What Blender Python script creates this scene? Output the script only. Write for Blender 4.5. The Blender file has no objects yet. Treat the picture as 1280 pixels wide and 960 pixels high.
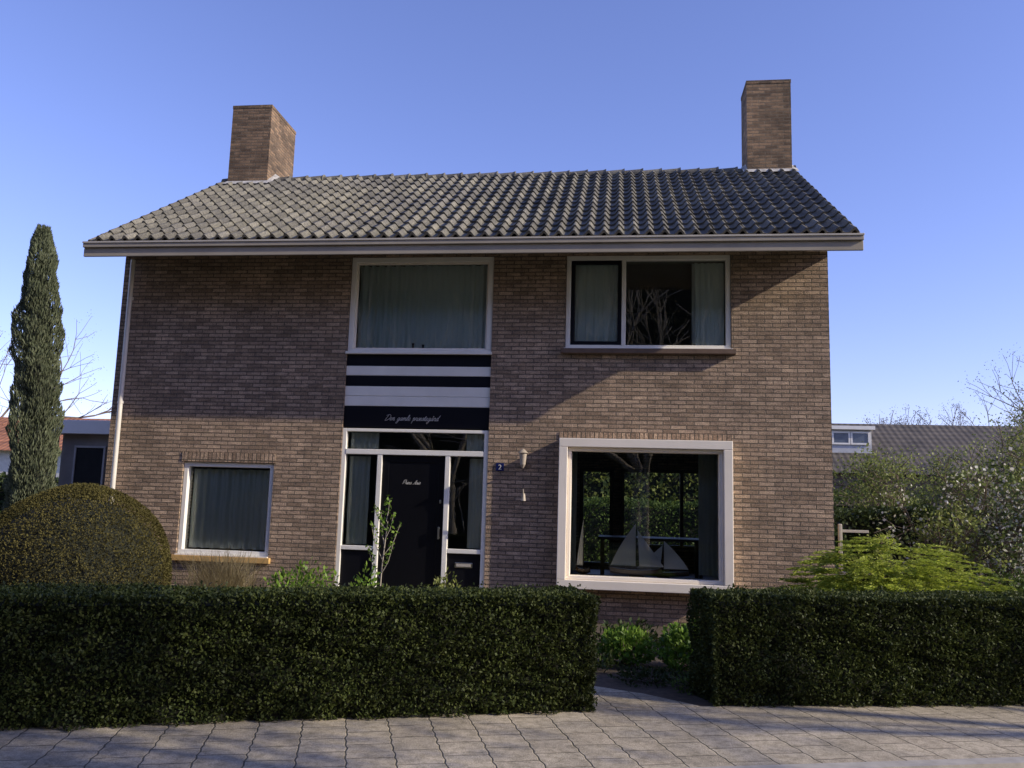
import bpy, math, random
import numpy as np
from mathutils import Vector, Matrix
random.seed(7); rng=np.random.default_rng(7)
S=bpy.context.scene; C=bpy.context.collection
# ---------------------------------------------------------------- helpers
def link(o,parent=None,label=None,category=None,group=None,kind=None):
    C.objects.link(o)
    if parent is not None:
        o.parent=parent; o.matrix_parent_inverse=Matrix.Translation(-parent.location)
    if label:o["label"]=label
    if category:o["category"]=category
    if group:o["group"]=group
    if kind:o["kind"]=kind
    return o
def empty(name,loc,**k):
    o=bpy.data.objects.new(name,None);o.location=loc;o.empty_display_size=.2
    return link(o,**k)
def mesh_np(name,V,F,mat,parent=None,smooth=False,recenter=True,**k):
    V=np.asarray(V,dtype=np.float64)
    c=np.zeros(3)
    if recenter:
        mn=V.min(0);mx=V.max(0);c=np.array([(mn[0]+mx[0])/2,(mn[1]+mx[1])/2,mn[2]])
    V=V-c
    me=bpy.data.meshes.new(name)
    if isinstance(F,np.ndarray):
        n=F.shape[1];me.vertices.add(len(V));me.vertices.foreach_set("co",V.ravel())
        me.loops.add(F.size);me.loops.foreach_set("vertex_index",F.ravel().astype(np.int32))
        me.polygons.add(len(F));me.polygons.foreach_set("loop_start",np.arange(0,F.size,n,dtype=np.int32))
        me.polygons.foreach_set("loop_total",np.full(len(F),n,dtype=np.int32))
        me.update(calc_edges=True);me.validate()
    else:
        me.from_pydata(V.tolist(),[],F);me.update()
    if smooth:
        me.polygons.foreach_set("use_smooth",np.ones(len(me.polygons),dtype=bool))
    if mat is not None: me.materials.append(mat)
    o=bpy.data.objects.new(name,me);o.location=c
    return link(o,parent,**k)
BF=[(0,3,2,1),(4,5,6,7),(0,1,5,4),(1,2,6,5),(2,3,7,6),(3,0,4,7)]
def boxes(name,L,mat,parent=None,bevel=0,**k):
    V=[];F=[]
    for (x0,x1,y0,y1,z0,z1) in L:
        b=len(V);V+=[(x0,y0,z0),(x1,y0,z0),(x1,y1,z0),(x0,y1,z0),(x0,y0,z1),(x1,y0,z1),(x1,y1,z1),(x0,y1,z1)]
        F+=[tuple(b+i for i in f) for f in BF]
    o=mesh_np(name,V,F,mat,parent,**k)
    if bevel:
        m=o.modifiers.new("b","BEVEL");m.width=bevel;m.segments=2
    return o
def ring(x0,x1,z0,z1,w,y0,y1):
    return [(x0,x1,y0,y1,z1-w,z1),(x0,x1,y0,y1,z0,z0+w),(x0,x0+w,y0,y1,z0+w,z1-w),(x1-w,x1,y0,y1,z0+w,z1-w)]
def tubes(segs,n=6):
    P0=np.array([s[0] for s in segs],float);P1=np.array([s[1] for s in segs],float);r0=np.array([s[2] for s in segs]);r1=np.array([s[3] for s in segs])
    d=P1-P0;d/=np.linalg.norm(d,axis=1,keepdims=True)+1e-9
    a=np.where(np.abs(d[:,2:3])<.9,np.array([[0,0,1.]]),np.array([[1.,0,0]]))
    u=np.cross(d,a);u/=np.linalg.norm(u,axis=1,keepdims=True);v=np.cross(d,u)
    th=np.arange(n)*2*math.pi/n
    c=np.cos(th)[None,:,None];s=np.sin(th)[None,:,None]
    rg=u[:,None,:]*c+v[:,None,:]*s
    A=P0[:,None,:]+rg*r0[:,None,None];B=P1[:,None,:]+rg*r1[:,None,None]
    V=np.concatenate([A,B],1).reshape(-1,3)
    i=np.arange(n);j=(i+1)%n
    f=np.stack([i,i+n,j+n,j],1)
    F=(f[None]+ (np.arange(len(segs))*2*n)[:,None,None]).reshape(-1,4)
    return V,F
def leaf_arr(P,N,L,W,spread=1.0,up=0.0):
    n=len(P)
    d=rng.normal(size=(n,3));d/=np.linalg.norm(d,axis=1,keepdims=True)
    d=d*spread+N+np.array([0,0,up]);d/=np.linalg.norm(d,axis=1,keepdims=True)+1e-9
    a=rng.normal(size=(n,3));s=np.cross(d,a);s/=np.linalg.norm(s,axis=1,keepdims=True)+1e-9
    l=(L*(.6+.8*rng.random(n)))[:,None];w=(W*(.6+.8*rng.random(n)))[:,None]
    V=np.stack([P-d*l*.5,P+s*w*.5,P+d*l*.5,P-s*w*.5],1).reshape(-1,3)
    F=np.arange(n*4).reshape(-1,4)
    return V,F
# ---------------------------------------------------------------- materials
def newmat(name):
    m=bpy.data.materials.new(name);m.use_nodes=True
    return m,m.node_tree.nodes,m.node_tree.links,m.node_tree.nodes["Principled BSDF"]
def noise(n,l,vec,scale,detail=4,rough=.6):
    t=n.new("ShaderNodeTexNoise");t.inputs["Scale"].default_value=scale;t.inputs["Detail"].default_value=detail;t.inputs["Roughness"].default_value=rough
    if vec is not None:l.new(vec,t.inputs["Vector"])
    return t
def ramp(n,l,fac,stops):
    r=n.new("ShaderNodeValToRGB");e=r.color_ramp.elements
    e[0].position=stops[0][0];e[0].color=(*stops[0][1],1)
    e[1].position=stops[-1][0];e[1].color=(*stops[-1][1],1)
    for p,c in stops[1:-1]:
        q=e.new(p);q.color=(*c,1)
    l.new(fac,r.inputs[0]);return r
def mixc(n,l,fac,a,b,mode='MIX'):
    m=n.new("ShaderNodeMix");m.data_type='RGBA';m.blend_type=mode
    for s,v in ((m.inputs[0],fac),(m.inputs[6],a),(m.inputs[7],b)):
        if isinstance(v,(int,float)): s.default_value=v
        elif isinstance(v,tuple): s.default_value=(*v,1)
        else: l.new(v,s)
    return m.outputs[2]
def bump(n,l,h,b,strength=.5,dist=.01):
    x=n.new("ShaderNodeBump");x.inputs["Strength"].default_value=strength;x.inputs["Distance"].default_value=dist
    l.new(h,x.inputs["Height"]);l.new(x.outputs[0],b.inputs["Normal"])
def simple(name,col,rough=.5,var=.12,scale=6,bmp=0,metal=0,spec=.5):
    m,n,l,b=newmat(name);g=n.new("ShaderNodeNewGeometry")
    t=noise(n,l,g.outputs["Position"],scale)
    r=ramp(n,l,t.outputs[0],[(.3,tuple(c*(1-var) for c in col)),(.7,tuple(min(1,c*(1+var)) for c in col))])
    l.new(r.outputs[0],b.inputs["Base Color"]);b.inputs["Roughness"].default_value=rough;b.inputs["Metallic"].default_value=metal
    b.inputs["Specular IOR Level"].default_value=spec
    if bmp:
        t2=noise(n,l,g.outputs["Position"],scale*12);bump(n,l,t2.outputs[0],b,bmp,.004)
    return m
def brickmat(name,c1,c2,mortar,w=.215,h=.058,vert=False,dirt=.5):
    m,n,l,b=newmat(name);g=n.new("ShaderNodeNewGeometry")
    sp=n.new("ShaderNodeSeparateXYZ");l.new(g.outputs["Position"],sp.inputs[0])
    ad=n.new("ShaderNodeMath");l.new(sp.outputs[0],ad.inputs[0]);l.new(sp.outputs[1],ad.inputs[1])
    cb=n.new("ShaderNodeCombineXYZ")
    if vert: l.new(sp.outputs[2],cb.inputs[0]);l.new(ad.outputs[0],cb.inputs[1])
    else: l.new(ad.outputs[0],cb.inputs[0]);l.new(sp.outputs[2],cb.inputs[1])
    nd=noise(n,l,g.outputs["Position"],11,3)
    vm=n.new("ShaderNodeVectorMath");vm.operation='MULTIPLY_ADD';l.new(nd.outputs["Color"],vm.inputs[0]);vm.inputs[1].default_value=(.020,.013,0);l.new(cb.outputs[0],vm.inputs[2])
    bt=n.new("ShaderNodeTexBrick");l.new(vm.outputs[0],bt.inputs["Vector"])
    bt.inputs["Scale"].default_value=1;bt.inputs["Brick Width"].default_value=w;bt.inputs["Row Height"].default_value=h
    bt.inputs["Mortar Size"].default_value=.0085;bt.inputs["Mortar Smooth"].default_value=.35;bt.inputs["Bias"].default_value=0
    bt.inputs["Color1"].default_value=(*c1,1);bt.inputs["Color2"].default_value=(*c2,1);bt.inputs["Mortar"].default_value=(*mortar,1)
    if vert: bt.offset=0
    n1=noise(n,l,g.outputs["Position"],1.1,5);r1=ramp(n,l,n1.outputs[0],[(.3,(1-dirt*.5,)*3),(.7,(1.15,1.13,1.1))])
    n2=noise(n,l,g.outputs["Position"],60,4);r2=ramp(n,l,n2.outputs[0],[(.3,(.58,.56,.56)),(.7,(1.38,1.36,1.34))])
    n3=noise(n,l,g.outputs["Position"],7,2,.8);r3=ramp(n,l,n3.outputs[0],[(.35,(.80,.80,.81)),(.65,(1.16,1.15,1.12))])
    c=mixc(n,l,1.0,bt.outputs["Color"],r1.outputs[0],'MULTIPLY');c=mixc(n,l,1.0,c,r2.outputs[0],'MULTIPLY');c=mixc(n,l,1.0,c,r3.outputs[0],'MULTIPLY')
    l.new(c,b.inputs["Base Color"]);b.inputs["Roughness"].default_value=.85;b.inputs["Specular IOR Level"].default_value=.3
    mm=n.new("ShaderNodeMath");mm.operation='MULTIPLY_ADD';l.new(bt.outputs["Fac"],mm.inputs[0]);mm.inputs[1].default_value=-1.2
    l.new(n2.outputs[0],mm.inputs[2]);bump(n,l,mm.outputs[0],b,1.0,.015)
    return m
def leafmat(name,cols,trans=.25,rough=.5,nscale=1.5,spec=.15):
    m,n,l,b=newmat(name);g=n.new("ShaderNodeNewGeometry")
    r=ramp(n,l,g.outputs["Random Per Island"],[(i/(len(cols)-1),c) for i,c in enumerate(cols)])
    t=noise(n,l,g.outputs["Position"],nscale,4);r2=ramp(n,l,t.outputs[0],[(.3,(.65,.65,.6)),(.7,(1.3,1.3,1.2))])
    c=mixc(n,l,1.0,r.outputs[0],r2.outputs[0],'MULTIPLY')
    l.new(c,b.inputs["Base Color"]);b.inputs["Roughness"].default_value=rough;b.inputs["Specular IOR Level"].default_value=spec
    tr=n.new("ShaderNodeBsdfTranslucent");l.new(c,tr.inputs[0]);mx=n.new("ShaderNodeMixShader");mx.inputs[0].default_value=trans
    l.new(b.outputs[0],mx.inputs[1]);l.new(tr.outputs[0],mx.inputs[2]);l.new(mx.outputs[0],n["Material Output"].inputs[0])
    return m
BRICK=brickmat("brown_brick",(.27,.197,.138),(.50,.375,.27),(.17,.142,.112))
SOLDIER=brickmat("soldier_brick",(.27,.19,.13),(.48,.355,.25),(.13,.11,.085),w=.21,h=.0625,vert=True)
WHITE=simple("white_paint",(.86,.82,.73),.4,.05,3)
CREAM=simple("cream_paint",(.90,.81,.68),.45,.05,2)
BLACK=simple("black_panel",(.006,.006,.009),.45,.1,3,spec=.2)
DOORM=simple("dark_door_paint",(.005,.005,.007),.4,.1,3,spec=.2)
GUTM=simple("beige_fascia_paint",(.37,.32,.25),.6,.12,1.5,spec=.2)
GUTD=simple("gutter_metal",(.50,.45,.37),.5,.1,2)
SILLY=simple("sill_tile",(.62,.38,.13),.6,.2,8)
SILLB=simple("brown_sill",(.14,.09,.06),.6,.2,8)
PIPE=simple("grey_pvc",(.66,.62,.55),.4,.08,3)
LEAD=simple("lead_mortar",(.42,.40,.36),.8,.4,14)
DARKW=simple("interior_plaster",(.36,.35,.31),.9,.05,2)
FLOORM=simple("interior_wood_floor",(.10,.06,.035),.4,.2,3)
WOODD=simple("dark_wood",(.06,.035,.02),.4,.2,5)
BARK=simple("bark",(.16,.12,.09),.9,.3,12,.6)
BARKL=simple("pale_bark",(.38,.33,.26),.8,.2,20,.3)
SAIL=simple("sail_cloth",(.95,.94,.90),.8,.02,5)
SCRIPT=simple("lettering_paint",(.62,.60,.56),.6,.05,5)
BLUE=simple("enamel_blue",(.010,.018,.10),.25,.05,4)
LAMPM=simple("aged_lamp_metal",(.40,.34,.26),.5,.2,14)
BRASS=simple("metal_handle",(.55,.53,.48),.3,.05,5,metal=1)
GLASS,n,l,b=newmat("window_glass")
n.remove(b);tr=n.new("ShaderNodeBsdfTransparent");tr.inputs[0].default_value=(.93,.95,.93,1)
gl=n.new("ShaderNodeBsdfGlossy");gl.inputs["Roughness"].default_value=.0;gl.inputs[0].default_value=(1,1,1,1)
fr=n.new("ShaderNodeFresnel");fr.inputs[0].default_value=1.5
ma=n.new("ShaderNodeMath");ma.operation='MULTIPLY';ma.inputs[1].default_value=1.9;ma.use_clamp=True;l.new(fr.outputs[0],ma.inputs[0])
g=n.new("ShaderNodeNewGeometry");tn=noise(n,l,g.outputs["Position"],1.3,2);bp=n.new("ShaderNodeBump");bp.inputs["Strength"].default_value=.15;bp.inputs["Distance"].default_value=.01;l.new(tn.outputs[0],bp.inputs["Height"]);l.new(bp.outputs[0],gl.inputs["Normal"])
mx=n.new("ShaderNodeMixShader");l.new(ma.outputs[0],mx.inputs[0]);l.new(tr.outputs[0],mx.inputs[1]);l.new(gl.outputs[0],mx.inputs[2]);l.new(mx.outputs[0],n["Material Output"].inputs[0])
def curtmat(name,col,trans=.35):
    m,n,l,b=newmat(name);b.inputs["Base Color"].default_value=(*col,1);b.inputs["Roughness"].default_value=.9
    t=n.new("ShaderNodeBsdfTranslucent");t.inputs[0].default_value=(*col,1);x=n.new("ShaderNodeMixShader");x.inputs[0].default_value=trans
    l.new(b.outputs[0],x.inputs[1]);l.new(t.outputs[0],x.inputs[2]);l.new(x.outputs[0],n["Material Output"].inputs[0]);return m
CURT=curtmat("sheer_curtain",(.90,.96,.90),.05);CURTD=curtmat("curtain_dark",(.55,.59,.54))
TILE,n,l,b=newmat("roof_tile");g=n.new("ShaderNodeNewGeometry")
r=ramp(n,l,g.outputs["Random Per Island"],[(0,(.100,.093,.080)),(.6,(.138,.129,.111)),(1,(.185,.172,.148))])
t=noise(n,l,g.outputs["Position"],1.2,6,.7);r2=ramp(n,l,t.outputs[0],[(.4,(.85,.85,.84)),(.66,(1.32,1.30,1.14))])
t3=noise(n,l,g.outputs["Position"],38,4,.7);r3=ramp(n,l,t3.outputs[0],[(.42,(.76,.76,.76)),(.66,(1.6,1.6,1.54))])
c=mixc(n,l,1.,r.outputs[0],r2.outputs[0],'MULTIPLY');c=mixc(n,l,1.,c,r3.outputs[0],'MULTIPLY');l.new(c,b.inputs["Base Color"]);b.inputs["Roughness"].default_value=.7;b.inputs["Specular IOR Level"].default_value=.35
bump(n,l,t3.outputs[0],b,.5,.006)
GRASS,n,l,b=newmat("grass_ground");g=n.new("ShaderNodeNewGeometry");t=noise(n,l,g.outputs["Position"],.8,8,.7)
r=ramp(n,l,t.outputs[0],[(.3,(.05,.08,.02)),(.7,(.11,.15,.045))]);l.new(r.outputs[0],b.inputs["Base Color"]);b.inputs["Roughness"].default_value=.9
t2=noise(n,l,g.outputs["Position"],40,4);bump(n,l,t2.outputs[0],b,1,.03)
SOIL=simple("garden_soil",(.08,.058,.038),.95,.4,14,1.0)
ASPH=simple("asphalt",(.055,.055,.056),.85,.25,30,.8)
KERB=simple("kerb_concrete",(.36,.33,.28),.8,.15,10,.4)
def slabmat(name,rot,c1,c2):
    m,n,l,b=newmat(name);g=n.new("ShaderNodeNewGeometry");mp=n.new("ShaderNodeMapping");mp.inputs["Rotation"].default_value=(0,0,rot)
    l.new(g.outputs["Position"],mp.inputs[0])
    nz=noise(n,l,g.outputs["Position"],5,2);vm=n.new("ShaderNodeVectorMath");vm.operation='MULTIPLY_ADD';l.new(nz.outputs["Color"],vm.inputs[0]);vm.inputs[1].default_value=(.03,.03,0);l.new(mp.outputs[0],vm.inputs[2])
    sp=n.new("ShaderNodeSeparateXYZ");l.new(vm.outputs[0],sp.inputs[0])
    pg=n.new("ShaderNodeMath");pg.operation='PINGPONG';pg.inputs[1].default_value=.075;l.new(sp.outputs[0],pg.inputs[0])
    ps=n.new("ShaderNodeMath");ps.operation='MULTIPLY_ADD';ps.inputs[1].default_value=.12;l.new(pg.outputs[0],ps.inputs[0]);l.new(sp.outputs[1],ps.inputs[2])
    cb=n.new("ShaderNodeCombineXYZ");l.new(sp.outputs[0],cb.inputs[0]);l.new(ps.outputs[0],cb.inputs[1])
    bt=n.new("ShaderNodeTexBrick");l.new(cb.outputs[0],bt.inputs["Vector"]);bt.inputs["Scale"].default_value=1;bt.inputs["Brick Width"].default_value=.3;bt.inputs["Row Height"].default_value=.3
    bt.inputs["Mortar Size"].default_value=.008;bt.inputs["Mortar Smooth"].default_value=.9
    bt.inputs["Color1"].default_value=(*c1,1);bt.inputs["Color2"].default_value=(*c2,1);bt.inputs["Mortar"].default_value=(.12,.105,.07,1)
    n1=noise(n,l,g.outputs["Position"],1.6,7,.75);r1=ramp(n,l,n1.outputs[0],[(.32,(.62,.62,.60)),(.7,(1.2,1.18,1.14))])
    n2=noise(n,l,g.outputs["Position"],90,3);r2=ramp(n,l,n2.outputs[0],[(.3,(.68,.68,.68)),(.7,(1.28,1.28,1.25))])
    n3=noise(n,l,g.outputs["Position"],14,5,.8);r3=ramp(n,l,n3.outputs[0],[(.36,(.6,.6,.55)),(.54,(1,1,1)),(.7,(1.12,1.12,1.1))])
    c=mixc(n,l,1.,bt.outputs[0],r1.outputs[0],'MULTIPLY');c=mixc(n,l,1.,c,r2.outputs[0],'MULTIPLY');c=mixc(n,l,1.,c,r3.outputs[0],'MULTIPLY');l.new(c,b.inputs["Base Color"]);b.inputs["Roughness"].default_value=.9
    mm=n.new("ShaderNodeMath");mm.operation='MULTIPLY_ADD';l.new(bt.outputs["Fac"],mm.inputs[0]);mm.inputs[1].default_value=-1.3;l.new(n2.outputs[0],mm.inputs[2]);bump(n,l,mm.outputs[0],b,.7,.008);return m
A18=math.radians(18)
SLAB=slabmat("pavement_slabs",-A18-math.pi/2,(.42,.355,.265),(.49,.42,.315))
HEDGE=leafmat("hedge_leaf",[(.026,.038,.010),(.046,.062,.016),(.068,.086,.022),(.10,.115,.035)],.22,.55,2.5,.2)
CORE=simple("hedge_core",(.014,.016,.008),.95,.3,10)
BUSHM=leafmat("round_bush_leaf",[(.088,.078,.028),(.108,.094,.034),(.125,.108,.04),(.10,.09,.033)],.25,.75,2.5,.05)
CYPM=leafmat("cypress_leaf",[(.10,.12,.075),(.13,.15,.092),(.17,.185,.12)],.2,.6,3)
JUNM=leafmat("juniper_leaf",[(.19,.25,.035),(.34,.40,.055),(.50,.53,.10)],.4,.5,4)
GREENM=leafmat("fresh_leaf",[(.08,.16,.025),(.16,.27,.04),(.26,.37,.07)],.35,.4,4)
DGREEN=leafmat("shrub_leaf",[(.02,.035,.012),(.045,.065,.02),(.07,.09,.03)],.25,.5,1.5)
MGREEN=leafmat("garden_leaf",[(.05,.085,.02),(.085,.13,.03),(.13,.18,.045)],.3,.5,1.5)
SPRING=leafmat("spring_leaf",[(.13,.16,.045),(.21,.24,.065),(.30,.32,.11)],.35,.5,1)
TWIG=leafmat("twig_haze",[(.14,.11,.08),(.19,.16,.11),(.22,.20,.12)],.2,.7,1)
BLOS=leafmat("blossom_and_leaf",[(.08,.11,.03),(.13,.17,.05),(.17,.22,.07),(.18,.22,.08),(.66,.64,.57),(.78,.75,.70)],.3,.6,3)
STRAW=leafmat("dry_grass",[(.28,.22,.12),(.42,.34,.19),(.50,.42,.25)],.3,.6,4)
# ---------------------------------------------------------------- setting: ground, pavement
O=np.array([.66,-4.65]);T=np.array([math.cos(A18),math.sin(A18)]);Nn=np.array([math.sin(A18),-math.cos(A18)])
def tn(t,n_): return O+T*t+Nn*n_
def poly_slab(name,pts,z0,z1,mat,**k):
    n_=len(pts);V=[(p[0],p[1],z1) for p in pts]+[(p[0],p[1],z0) for p in pts]
    F=[tuple(range(n_))]+[((i+1)%n_,i,i+n_,(i+1)%n_+n_) for i in range(n_)]
    return mesh_np(name,V,F,mat,recenter=False,**k)
poly_slab("ground",[(-500,-500),(500,-500),(500,500),(-500,500)],-.4,-.13,GRASS,kind="structure")
poly_slab("road",[tn(-150,7.6),tn(150,7.6),tn(150,1.6),tn(-150,1.6)],-.14,-.105,ASPH,kind="structure")
poly_slab("kerb",[tn(-60,1.6),tn(60,1.6),tn(60,1.48),tn(-60,1.48)],-.14,.004,KERB,kind="structure")
poly_slab("pavement",[tn(-60,1.48),tn(60,1.48),tn(60,-.05),tn(-60,-.05)],-.14,0,SLAB,kind="structure")
poly_slab("garden_ground",[tn(-60,-.05),tn(60,-.05),(70,120),(-70,120)],-.14,-.002,SOIL,kind="structure")
poly_slab("lawn",[(-30,6.6),(30,6.6),(30,60),(-30,60)],-.05,.003,GRASS,kind="structure")
pp=[tn(-.95,-.05),tn(.05,-.05),tn(-.25,-.50),tn(-.95,-1.15),(-2.2,-1.6),(-2.2,-.35),(-3.6,-.35),(-3.6,-1.9),tn(-1.5,-.7)]
poly_slab("garden_path",pp,-.05,.004,SLAB,kind="structure")
# ---------------------------------------------------------------- house
X0,X1=-7.60,2.90;D=6.0
house=empty("brick_house",(-2.35,0,0),label="two-storey brown brick house with tiled roof and two chimneys",category="house")
def wall_xz(xa,xb,za,zb,ops,y0,y1):
    xs=sorted({xa,xb,*[o[0] for o in ops],*[o[1] for o in ops]});zs=sorted({za,zb,*[o[2] for o in ops],*[o[3] for o in ops]})
    V=[];F=[]
    def q(a,b,c,d):
        k=len(V);V.extend([a,b,c,d]);F.append((k,k+1,k+2,k+3))
    for i in range(len(xs)-1):
        for j in range(len(zs)-1):
            x,X,z,Z=xs[i],xs[i+1],zs[j],zs[j+1];cx,cz=(x+X)/2,(z+Z)/2
            if any(o[0]<cx<o[1] and o[2]<cz<o[3] for o in ops): continue
            q((x,y0,z),(X,y0,z),(X,y0,Z),(x,y0,Z));q((X,y1,z),(x,y1,z),(x,y1,Z),(X,y1,Z))
    for (x,X,z,Z) in ops:
        q((x,y0,z),(x,y0,Z),(x,y1,Z),(x,y1,z));q((X,y0,z),(X,y1,z),(X,y1,Z),(X,y0,Z))
        q((x,y0,z),(x,y1,z),(X,y1,z),(X,y0,z));q((x,y0,Z),(X,y0,Z),(X,y1,Z),(x,y1,Z))
    return V,F
opsF=[(-3.97,-1.81,.10,5.17),(-.75,1.58,3.76,5.17),(-6.38,-4.97,.69,2.06),(-.72,1.49,.52,2.44)]
opsB=[(-.75,-.05,.35,2.35),(.1,1.95,.75,2.35),(-6.5,-5,3.7,5.0),(0,1.5,3.7,5.0)]
V,F=wall_xz(X0,X1,0,5.2,opsF,0,.28)
V2,F2=wall_xz(X0,X1,0,5.2,opsB,D-.28,D)
b0=len(V);V+=V2;F+=[tuple(i+b0 for i in f) for f in F2]
def addbox(V,F,x0,x1,y0,y1,z0,z1):
    b=len(V);V+=[(x0,y0,z0),(x1,y0,z0),(x1,y1,z0),(x0,y1,z0),(x0,y0,z1),(x1,y0,z1),(x1,y1,z1),(x0,y1,z1)];F+=[tuple(b+i for i in f) for f in BF]
for xa,xb in ((X0,X0+.28),(X1-.28,X1)):
    addbox(V,F,xa,xb,.28,D-.28,0,5.2)
    k=len(V);V+=[(xa,0,5.2),(xa,D,5.2),(xa,3.0,7.2),(xb,0,5.2),(xb,D,5.2),(xb,3.0,7.2)];F+=[(k,k+2,k+1),(k+3,k+4,k+5),(k,k+3,k+5,k+2),(k+2,k+5,k+4,k+1)]
for xa in (X0,X1):
    for (ya,yb) in ((0,.28),(D-.28,D)):
        k=len(V);V+=[(xa,ya,0),(xa,yb,0),(xa,yb,5.2),(xa,ya,5.2)];F.append((k,k+1,k+2,k+3))
mesh_np("wall",V,F,BRICK,house)
boxes("interior_wall",[(-4.6,-4.5,.3,D-.3,0,5.1),(-1.45,-1.35,.3,D-.3,0,5.1),(X0+.29,X1-.29,.3,D-.3,2.72,2.90),(X0+.29,X1-.29,.3,D-.3,5.12,5.18),(-4.5,-1.45,3.2,3.3,.3,2.7),(-4.5,-1.45,2.6,2.7,2.91,5.1),(-1.3,2.6,3.4,3.5,2.91,5.1),(-7.3,-4.6,3.0,3.1,.3,2.7)],DARKW,house)
boxes("floor",[(X0+.29,X1-.29,.29,D-.29,.0,.30)],FLOORM,house)
boxes("brick_lintel",[(-6.40,-4.95,-.010,.10,2.062,2.20)],SOLDIER,house)
boxes("brick_lintel",[(-.80,1.57,-.010,.10,2.505,2.60)],SOLDIER,house)
# --- roof
OV=-.95
ER=(-.85,5.14);RD=(3.0,7.56);sl=math.atan2(RD[1]-ER[1],RD[0]-ER[0]);SL=math.hypot(RD[1]-ER[1],RD[0]-ER[0])
XL,XR=-7.63,3.07
roof=empty("roof",(-2.35,3.0,5.2),parent=house)
rows=15;rl=SL/rows;cols=53;cw=(XR-XL)/cols
prof=[(0.0,.004),(.12,-.006),(.28,-.012),(.44,-.006),(.56,.012),(.66,.040),(.76,.060),(.86,.056),(.94,.034),(1.06,.004)]
def tiles(sgn):
    V=[];F=[]
    for i in range(rows):
        for j in range(cols):
            jit=random.uniform(-.003,.003);jt=random.uniform(-.005,.005);jx=random.uniform(-.002,.002);k=len(V)
            for (s,hh) in ((i*rl-.012+jt,-.022),(i*rl-.012+jt,.020),((i+1)*rl+.03,-.014)):
                for p,h in prof:
                    x=XL+(j+p)*cw+jx;hn=h+hh+.05+jit
                    y=ER[0]+s*math.cos(sl)-hn*math.sin(sl);z=ER[1]+s*math.sin(sl)+hn*math.cos(sl)
                    if sgn<0:y=2*RD[0]-y
                    V.append((x,y,z))
            m_=len(prof)
            for a in range(2):
                for c_ in range(m_-1):
                    q=(k+a*m_+c_,k+a*m_+c_+1,k+(a+1)*m_+c_+1,k+(a+1)*m_+c_);F.append(q if sgn>0 else q[::-1])
    return V,F
V,F=tiles(1);v2,f2=tiles(-1);b0=len(V);V+=v2;F+=[tuple(i+b0 for i in f) for f in f2]
mesh_np("roof_tiles",V,F,TILE,roof,smooth=False)
V=[(XL+.02,ER[0]+.05,ER[1]-.03),(XR-.02,ER[0]+.05,ER[1]-.03),(XR-.02,RD[0],RD[1]-.01),(XL+.02,RD[0],RD[1]-.01),(XL+.02,2*RD[0]-ER[0]-.05,ER[1]-.03),(XR-.02,2*RD[0]-ER[0]-.05,ER[1]-.03)]
mesh_np("roof_deck",V,[(0,1,2,3),(3,2,5,4)],WOODD,roof)
V=[];F=[];nr=32;rw=(XR-XL)/nr
for i in range(nr):
    xa=XL+i*rw;xb=xa+rw+.03;ra,rb=.112,.135;k=len(V);n_=9;dz_=random.uniform(-.006,.006)
    for x,r_ in ((xa,ra),(xb-.05,rb),(xb,rb+.018),(xb,rb-.02)):
        for a in range(n_):
            th=math.pi*(a/(n_-1));V.append((x,RD[0]-math.cos(th)*r_*1.05,RD[1]-.02+dz_+math.sin(th)*r_))
    for s in range(3):
        for a in range(n_-1):F.append((k+s*n_+a,k+s*n_+a+1,k+(s+1)*n_+a+1,k+(s+1)*n_+a))
mesh_np("ridge_tiles",V,F,TILE,roof)
def verge(x0,x1):
    V=[];dz=.16
    for x in (x0,x1):
        for (y,z) in ((ER[0]-.02,ER[1]),(RD[0],RD[1]),(2*RD[0]-ER[0]+.02,ER[1])):
            V+= [(x,y,z+.055),(x,y,z+.055-dz)]
    F=[(0,1,3,2),(2,3,5,4),(6,8,9,7),(8,10,11,9),(0,2,8,6),(2,4,10,8),(1,7,9,3),(3,9,11,5),(0,6,7,1)]
    return V,F
for a,b_ in ((XL-.03,XL),(XR,XR+.03)):
    V,F=verge(a,b_);mesh_np("verge_board",V,F,GUTM,roof)
boxes("fascia",[(XL-.04,XR+.05,OV+.07,OV+.10,4.945,5.13)],GUTM,house,bevel=.004)
boxes("gutter",[(XL-.045,XR+.055,OV,OV+.068,5.062,5.14),(XL-.045,XR+.055,OV+.035,OV+.068,4.935,5.060)],GUTM,house,bevel=.006)
boxes("gutter_rim",[(XL-.05,XR+.06,OV-.012,OV,5.122,5.148)],GUTD,house,bevel=.003)
V=[(XL,OV+.1,4.955),(XR,OV+.1,4.955),(XR,0.0,5.215),(XL,0,5.215)]
mesh_np("soffit",V,[(0,3,2,1)],GUTM,house)
boxes("back_gutter",[(XL-.04,XR+.05,D+.85,D+.95,4.94,5.14)],GUTM,house)
CH=brickmat("chimney_brick",(.155,.108,.07),(.38,.255,.155),(.21,.175,.13),dirt=.9)
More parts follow.
